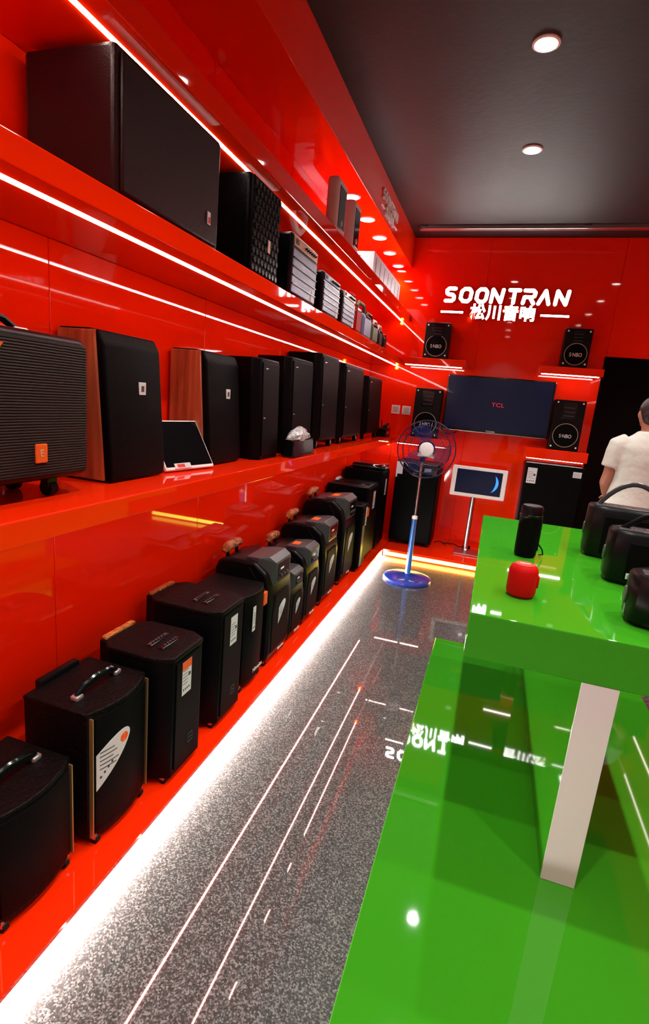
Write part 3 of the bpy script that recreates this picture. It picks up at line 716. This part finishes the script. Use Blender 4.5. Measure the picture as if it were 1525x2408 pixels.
# television
t = thing('television', 'wall mounted flat television showing a small red logo on a dark blue screen', 'television', (-.012, YB, 1.30))
MB().box(-.515, .515, -.075, -.03, 0, .555, .008).build('frame', 'black_gloss', t)
MB().box(-.2, .2, -.035, .002, .15, .4, .004).build('wall_mount', 'black_plastic', t)
MB().box(-.495, .495, -.0765, -.070, .03, .537).build('screen_panel', 'screen', t)
MB().box(-.50, .50, -.078, -.066, -.001, .006, .002).build('bottom_trim', 'steel', t)
text_obj('TCL', .055, 'tcl_red', t, (.005, -.077, .285), (math.pi/2, 0, 0), sx=1.25)
text_obj('TOSHIBA', .022, 'lettering', t, (-.03, -.0765, .017), (math.pi/2, 0, 0))
MB().tube([(-.34, -.04, .02), (-.38, -.02, -.03), (-.45, -.012, -.045), (-.50, -.012, -.04)], .004, 6).build('cable', 'rubber', t)

# switches
for lab, x in (('white wall switch plate nearest the room corner', -1.043), ('white wall socket plate beside the bookshelf speaker', -.928)):
    t = thing('switch_plate', lab, 'switch', (x, YB, 1.452), 0, 'white switch plates on the back wall')
    MB().box(-.045, .045, -.010, .002, -.045, .045, .003).build('plate', 'white_plastic', t)
    MB().box(-.030, .030, -.013, -.009, -.030, .030, .002).build('rocker', 'white_gloss', t)

# tall tower speaker behind the fan
t = thing('tower_speaker', 'tall black tower speaker on casters standing behind the blue fan', 'speaker', (-.68, 5.50, .08), -math.pi/2)
MB().box(-.17, .17, -.22, .22, .03, .87, .012).build('cabinet', 'black_paint', t)
MB().box(.165, .18, -.205, .205, .045, .74, .006).build('front_grille', 'black_mesh', t)
MB().box(.165, .178, -.20, .20, .755, .86, .005).build('control_panel', 'black_gloss', t)
MB().box(.177, .1795, -.215, -.15, .70, .86).build('label_sticker', 'box_white', t)
MB().box(.177, .1795, .07, .14, .78, .82).build('display', 'grille_blue', t)
casters(t, .34, .44, .032)
# black cabinet under the right wall shelf
t = thing('subwoofer_cabinet', 'big black speaker cabinet with two white labels under the wall shelf', 'speaker', (.60, 5.54, .08), -math.pi/2)
MB().box(-.15, .15, -.265, .265, .03, .995, .010).build('cabinet', 'black_paint', t)
MB().box(.148, .160, -.25, .25, .05, .975, .006).build('front_grille', 'black_mesh', t)
sticker(t, .1595, -.24, .80, .085, .15, 'ink', 'rect')
sticker(t, .1595, .16, .90, .075, .055, None, 'rect')
casters(t, .30, .53, .032)

# tablet kiosk
t = thing('tablet_kiosk', 'song-ordering tablet in a white frame on a steel post showing a blue crescent', 'kiosk', (-.075, 5.40, .08))
MB().box(-.14, .11, -.11, .11, 0, .018, .004).build('foot_plate', 'steel', t)
MB().lathe([(.032, .018), (.032, .03), (.024, .04), (.024, .62)], (-.03, .03, 0), 16).build('post', 'steel', t)
hd = MB()
TA = math.radians(10)
def kp(x, u, v): return (x, -.02+u*math.sin(TA)-v*math.cos(TA), .585+u*math.cos(TA)+v*math.sin(TA))
def kslab(x0, x1, u0, u1, v0, v1, bev, name, mat, par): return MB().hull([kp(x, u, v) for x in (x0, x1) for u in (u0, u1) for v in (v0, v1)], bev).build(name, mat, par)
fm = kslab(-.265, .265, 0, .305, -.012, .018, .010, 'frame', 'frame_white', t)
sc = kslab(-.22, .22, .035, .272, .010, .0195, .002, 'screen_panel', 'screen', t)
cr = MB(); out = []; inn = []
for k in range(15):
    q = -1.15+2.0*k/14; out.append((.085+.105*math.cos(q), .160+.10*math.sin(q))); inn.append((.085-.05*0+.105*math.cos(q)-.027*(1-(q+.15)**2/1.05 if abs(q+.15) < 1.02 else 0), .160+.10*math.sin(q)))
for k in range(14):
    a_, b_, c_, d_ = out[k], out[k+1], inn[k+1], inn[k]
    tb = bmesh.new(); vs_ = [tb.verts.new(kp(p[0], p[1], v)) for v in (.0195, .0203) for p in (a_, b_, c_, d_)]
    for f in ((0, 1, 2, 3), (7, 6, 5, 4), (0, 4, 5, 1), (1, 5, 6, 2), (2, 6, 7, 3), (3, 7, 4, 0)): tb.faces.new([vs_[i] for i in f])
    bmesh.ops.remove_doubles(tb, verts=tb.verts, dist=1e-6); cr._take(tb)
cr.build('crescent', 'screen_glow', sc, 0)
# cables behind the kiosk
t = thing('power_cable', 'tangle of thin black cable lying on the plinth under the television', 'cable', (-.30, 5.60, .08))
pts = []
for k in range(40):
    u = k/39; pts.append((-.14+.34*u+.03*math.sin(9*u), .03*math.sin(14*u)+.01, .006+.012*abs(math.sin(17*u))))
MB().tube(pts, .005, 6).build('cord', 'rubber', t)
MB().box(.16, .24, -.03, .02, 0, .028, .005).build('adapter', 'black_plastic', t)

# ------------------------------------------------------------------ pedestal fan
fx, fy = -.54, 4.45
t = thing('pedestal_fan', 'blue pedestal fan with a round base and wire guard on the granite floor', 'fan', (fx, fy, 0))
MB().lathe([(.0, 0), (.205, 0), (.212, .012), (.205, .028), (.16, .042), (.06, .052), (.03, .06), (0, .06)], seg=40).build('base', 'fan_blue', t)
MB().lathe([(.026, .05), (.024, .10), (.021, .545), (.023, .55), (.023, .565), (0, .565)], seg=18).build('lower_post', 'fan_tube', t)
MB().cyl((0, 0, .55), (0, 0, 1.07), .0105, 12).build('upper_post', 'steel', t)
MB().lathe([(.020, .552), (.024, .556), (.024, .578), (.014, .584)], seg=16).build('collar', 'white_plastic', t)
dirv = Vector((.54-.03, -4.45, .30)).normalized()      # the head faces the shop entrance, slightly up
q = dirv.to_track_quat('Z', 'Y').to_matrix()
hc = Vector((.03, -.06, 1.163))
def H(x, y, z): return tuple(hc + q @ Vector((x, y, z)))
def hl(prof, name, mat, par, seg=28):
    m = MB(); m.loft([[H(max(r, 1e-4)*math.cos(2*math.pi*k/seg), max(r, 1e-4)*math.sin(2*math.pi*k/seg), z) for k in range(seg)] for r, z in prof])
    return m.build(name, mat, par)
hl([(.0, -.20), (.05, -.195), (.072, -.16), (.075, -.08), (.06, -.05), (0, -.05)], 'motor_housing', 'fan_blue', t)
MB().tube([(0, 0, 1.05), (0, 0, 1.10), H(0, 0, -.12)], [.022, .024, .03], 12).build('neck', 'fan_blue', t)
hl([(.0, .046), (.035, .044), (.052, .036), (.058, .01), (.05, -.005), (0, -.005)], 'blade_hub', 'fan_blue', t)
RG = .235
gd = MB()
for r, z in ((RG, 0), (RG, .010), (RG*.82, .050), (RG*.60, .062), (.062, .070), (RG*.82, -.045), (.07, -.065)):
    gd.tube([H(r*math.cos(2*math.pi*k/40), r*math.sin(2*math.pi*k/40), z) for k in range(40)], .0050 if r == RG else .0022, 5, closed=True)
for k in range(72):
    a = 2*math.pi*k/72; c, s = math.cos(a), math.sin(a)
    gd.tube([H(.06*c, .06*s, .070), H(RG*.6*c, RG*.6*s, .062), H(RG*.82*c, RG*.82*s, .050), H(RG*c, RG*s, .006)], .0012, 3)
    if k % 2 == 0: gd.tube([H(.07*c, .07*s, -.065), H(RG*.82*c, RG*.82*s, -.045), H(RG*c, RG*s, -.002)], .0009, 3)
gd.build('wire_guard', 'fan_wire', t)
cp = hl([(.0, .084), (.03, .083), (.052, .078), (.060, .068), (.05, .064), (0, .064)], 'centre_cap', 'cap_white', t)
MB().loft([[H(*p) for p in ring] for ring in ([( -.058, -.02, .066), (.055, -.03, .066), (.07, -.07, .066), (-.07, -.06, .066)], [(-.05, -.02, .080), (.05, -.03, .079), (.05, -.062, .072), (-.055, -.055, .072)])]).build('cap_wrap', 'clear_wrap', t, 20)
for k in range(3):
    a0 = math.radians(95+120*k); rings = []
    for i in range(9):
        u = i/8; r = .05+.155*u; half = .30+.34*math.sin(math.pi*min(1, u*.72+.12)); sw = .35*u
        top, bot = [], []
        for j in range(5):
            a = a0+sw+(j/4-.5)*2*half*(1-.35*u); z = .02*(j/4-.5)*2+.012
            top.append(H(r*math.cos(a), r*math.sin(a), z+.0012)); bot.append(H(r*math.cos(a), r*math.sin(a), z-.0012))
        rings.append(top+bot[::-1])
    MB().loft(rings).build('blade', 'fan_blade', t, 60)

# ------------------------------------------------------------------ green display table
t = thing('display_table', 'glossy green two-level display table with a thick top on a white ended panel', 'table', (.385, 2.29, 0))
MB().box(-.375, .375, -.785, .79, .79, .93, .004).build('table_top', 'green', t)
sp = MB().box(-.048, .048, -.78, .70, .125, .792, .003).build('support_panel', 'green', t)
MB().box(-.0485, .0485, -.7835, -.779, .126, .79, .001).build('end_board', 'white_gloss', sp)
MB().box(-.54, .555, -1.75, .80, .0, .125, .004).build('platform', 'green', t)

# ------------------------------------------------------------------ things on the table
ZG = .93
t = thing('cylinder_speaker', 'tall black cylindrical portable speaker standing on the green table', 'speaker', (.197, 2.285, ZG))
MB().lathe([(.0, 0), (.036, 0), (.043, .008), (.044, .03), (.044, .165), (.044, .17)], seg=28).build('body', 'black_mesh', t)
MB().lathe([(.044, .168), (.0455, .172), (.0455, .178), (.043, .18), (.043, .208), (.038, .217), (0, .219)], seg=28).build('top_cap', 'black_plastic', t)
MB().box(.040, .047, -.012, .012, .03, .165, .003).build('control_rib', 'rubber', t)
MB().tube([(.044, 0, .06), (.065, .01, .035), (.072, .02, .012), (.058, .03, .006)], .003, 6).build('strap', 'rubber', t)
t = thing('can_speaker', 'small red can shaped portable speaker on the green table', 'speaker', (.158, 1.748, ZG))
MB().lathe([(.0, .001), (.034, 0), (.043, .007), (.046, .018), (.0455, .085), (.041, .098), (.034, .105), (.02, .107), (0, .107)], seg=32).build('body', 'portable_red', t)
MB().lathe([(.030, .1055), (.030, .1078), (.022, .1085), (0, .1085)], seg=24).build('top_plate', 'ink_red', t)
MB().box(-.016, .016, -.003, .003, .108, .1098, .0008).build('button_mark', 'paper', t)
MB().box(.041, .050, -.012, .012, .035, .075, .004).build('loop_mount', 'portable_red', t)
def boombox(label, x0, y0, ln, d, h, handle, rz, logo_=True):
    """front-left foot at (x0,y0); length runs to the right, front faces the entrance"""
    t = thing('boombox', label, 'speaker', (x0, y0, ZG), rz)
    c = .045
    plan = [(0, c), (.02, 0.012), (c*1.6, 0), (ln-c*1.6, 0), (ln-.02, .012), (ln, c), (ln, d-c), (ln-c, d), (c, d), (0, d-c)]
    t1 = [(a, b, .0) for a, b in plan]
    m = MB(); rings = []
    for z, ins in ((0, .016), (.022, .001), (h*.55, 0), (h-.010, .002), (h, .010)):
        cx, cy = ln/2, d/2
        rings.append([(cx+(a-cx)*(1-ins/(ln/2)), cy+(b-cy)*(1-ins/(d/2)), z) for a, b in plan])
    m.loft(rings).build('body', 'black_plastic', t, 40)
    MB().box(c*1.5, ln-c*1.5, -.004, .006, .022, h-.035, .005).build('front_grille', 'black_mesh', t)
    MB().box(.03, ln-.03, d*.2, d*.62, h-.002, h+.004, .003).build('control_strip', 'grey_plastic', t)
    for k in range(3): MB().lathe([(.008, h+.003), (.007, h+.010), (.001, h+.011)], (.07+.05*k, d*.4, 0), 10).build('button', 'steel', t)
    if logo_:
        lg = MB().box(c*1.6, c*1.6+.034, -.006, -.003, .03, .052, .003).build('badge', 'paper', t)
        text_obj('(E)', .022, 'ink', lg, (c*1.6+.017, -.0064, .041), (math.pi/2, 0, 0))
    for sx in (-.001, ln+.001): MB().lathe([(.028, 0), (.026, .004 if sx > 0 else -.004), (.004, .004 if sx > 0 else -.004)], (sx, d/2, h*.5), 18, 'x').build('bass_radiator', 'grey_plastic', t)
    if handle == 'arch':
        n = 14; P = [(.03+(ln-.06)*k/n, d*.45, h-.02+.125*math.sin(math.pi*k/n)**.75) for k in range(n+1)]
        MB().tube(P, .0065, 8, flat=1.6).build('carry_handle', 'grey_plastic', t)
    elif handle == 'strap':
        MB().tube([(.03, d*.45, h-.01), (.10, d*.45, h+.05), (.20, d*.45, h+.095), (ln-.12, d*.45, h+.095), (ln-.05, d*.45, h+.05), (ln-.03, d*.45, h-.01)], .006, 8, flat=1.7).build('carry_handle', 'black_plastic', t)
    elif handle == 'flap':
        MB().box(.06, ln-.06, d*.3, d*.7, h+.002, h+.022, .008).build('carry_handle', 'grey_plastic', t)
        for sx in (.07, ln-.07): MB().box(sx-.015, sx+.015, d*.36, d*.64, h-.004, h+.012, .004).build('handle_mount', 'black_plastic', t)
boombox('black boombox with a tall arched carry handle next to the person in white', .435, 2.45, .34, .17, .225, 'arch', math.radians(-6), False)
boombox('black boombox with a thin slanting strap and a small white badge', .455, 2.075, .32, .16, .20, 'strap', math.radians(-6))
boombox('black boombox with a flat folded handle at the front edge of the green table', .44, 1.635, .30, .15, .155, 'flap', math.radians(-6))

# ------------------------------------------------------------------ person
def fuse(parts, name, mat, parent, vox=.011, smooth=6):
    """melt overlapping closed shapes into one continuous skin"""
    o = parts.build(name, mat, parent, 0)
    r = o.modifiers.new('r', 'REMESH'); r.mode = 'VOXEL'; r.voxel_size = vox; r.use_smooth_shade = True
    s = o.modifiers.new('s', 'SMOOTH'); s.factor = .5; s.iterations = smooth
    bpy.context.view_layer.update()
    me = bpy.data.meshes.new_from_object(o.evaluated_get(bpy.context.evaluated_depsgraph_get()))
    o.modifiers.clear(); o.data = me; me.materials.clear(); me.materials.append(MAT[mat]); me.shade_smooth()
    return o
def ell(c, rx, ry, n=20, tx=0): return [(c[0]+rx*math.cos(2*math.pi*k/n), c[1]+ry*math.sin(2*math.pi*k/n), c[2]+tx*math.cos(2*math.pi*k/n)) for k in range(n)]
pr = thing('person', 'person in a loose off-white t-shirt and black trousers, seen from behind at the doorway', 'person', (1.05, 4.30, 0), math.radians(4))
pr.scale = (1.0, .98, .99)
body = MB()                                    # faces +y, away from the shop entrance
body.loft([ell((0, 0, z), rx, ry) for z, rx, ry in ((.80, .15, .11), (.90, .165, .12), (1.02, .145, .10), (1.15, .155, .105), (1.30, .175, .11), (1.40, .165, .10), (1.455, .10, .075), (1.48, .062, .06))])
body.tube([(0, -.005, 1.42), (0, .012, 1.50), (0, .025, 1.56)], [.062, .055, .056], 14)
body.ball((0, .05, 1.615), (.076, .095, .115), 20, 12)
body.ball((0, .145, 1.595), (.014, .02, .02), 10, 6)                    # nose
body.ball((0, .115, 1.54), (.045, .035, .03), 12, 7)                    # jaw
for s in (-1, 1): body.ball((s*.079, .035, 1.605), (.012, .02, .03), 10, 6)   # ears
# left arm hangs, forearm carried forward; right arm bent back towards the boombox handle
AL = [(-.155, 0, 1.405), (-.185, .0, 1.33), (-.205, .005, 1.16), (-.212, .03, 1.09), (-.16, .16, 1.0), (-.10, .25, .97)]
AR = [(.165, 0, 1.405), (.205, -.02, 1.33), (.232, -.07, 1.16), (.235, -.085, 1.09), (.16, -.19, .99), (.105, -.24, .955)]
for A in (AL, AR): body.tube(A, [.055, .055, .043, .042, .034, .026], 12)
def hand(mb, wrist, d, up, curl):
    d = Vector(d).normalized(); up = Vector(up).normalized(); sd = d.cross(up).normalized(); W = Vector(wrist)
    mb.loft([[tuple(W+d*a+sd*(b*math.cos(2*math.pi*k/12))+up*(c*math.sin(2*math.pi*k/12))) for k in range(12)] for a, b, c in ((-.01, .024, .022), (.03, .038, .018), (.07, .042, .016), (.088, .038, .014))])
    for i, ln in enumerate((.062, .072, .068, .052)):
        o = W+d*.082+sd*(-.030+.020*i)
        mb.tube([tuple(o), tuple(o+d*ln*.4-up*ln*.12*curl), tuple(o+d*ln*.68-up*ln*.45*curl), tuple(o+d*ln*.75-up*ln*.8*curl)], [.0095, .009, .0085, .007], 8)
    o = W+d*.025-sd*.034
    mb.tube([tuple(o), tuple(o-sd*.022+d*.022-up*.008), tuple(o-sd*.028+d*.05-up*.02*curl), tuple(o-sd*.02+d*.066-up*.03*curl)], [.012, .011, .010, .008], 8)
hand(body, AL[-1], (.1, 1, -.25), (0, .2, 1), .9)
hand(body, AR[-1], (-.75, -.55, -.3), (0, -.3, 1), 1.0)
for s in (-1, 1):
    body.tube([(s*.085, 0, .86), (s*.095, .005, .68), (s*.10, .01, .48), (s*.10, -.005, .30), (s*.10, -.015, .10)], [.088, .082, .058, .055, .040], 14)
    body.loft([ell((s*.10, y, z), rx, rz_) for y, z, rx, rz_ in ((0, .02, .03, .03), (0, .06, .038, .05))])
fuse(body, 'body', 'skin', pr, .009, 4)
sh = MB()
sh.loft([ell((0+dx, -.005, z), rx, ry, 28, tx) for z, rx, ry, dx, tx in ((.865, .240, .155, -.03, .0), (.90, .228, .152, -.022, 0), (1.0, .192, .138, -.005, 0), (1.12, .178, .130, 0, 0), (1.28, .192, .132, 0, 0), (1.37, .190, .125, 0, 0), (1.425, .150, .105, 0, 0), (1.462, .098, .085, 0, 0), (1.488, .074, .072, 0, 0))])
for s, A in ((-1, AL), (1, AR)):
    sh.tube([(s*.12, 0, 1.405), (s*.185, A[1][1]*.5, 1.365), A[1], tuple(Vector(A[1])*.5+Vector(A[2])*.5), tuple(Vector(A[1])*.28+Vector(A[2])*.72)], [.068, .075, .074, .072, .073], 16)
fuse(sh, 't_shirt', 'shirt', pr, .011, 5)
tr = MB()
tr.loft([ell((0, 0, z), rx, ry) for z, rx, ry in ((.74, .17, .125), (.82, .182, .135), (.93, .178, .13), (.98, .16, .118))])
for s in (-1, 1): tr.tube([(s*.088, 0, .84), (s*.098, .005, .68), (s*.102, .01, .48), (s*.103, .0, .28), (s*.103, -.005, .05)], [.102, .098, .080, .074, .070], 16)
fuse(tr, 'trousers', 'trousers', pr, .012, 4)
hr = MB()
hr.ball((0, .035, 1.640), (.083, .098, .102), 20, 12); hr.ball((0, -.005, 1.60), (.072, .065, .075), 16, 10)
fuse(hr, 'hair', 'hair', pr, .010, 3)
for s in (-1, 1):
    f = MB(); f.loft([[(s*.103+rx*math.cos(2*math.pi*k/16), .05+ry*math.sin(2*math.pi*k/16), z) for k in range(16)] for z, rx, ry in ((0, .044, .130), (.02, .048, .135), (.045, .046, .125), (.075, .040, .085), (.095, .038, .055))])
    f.build('shoe', 'rubber', pr)
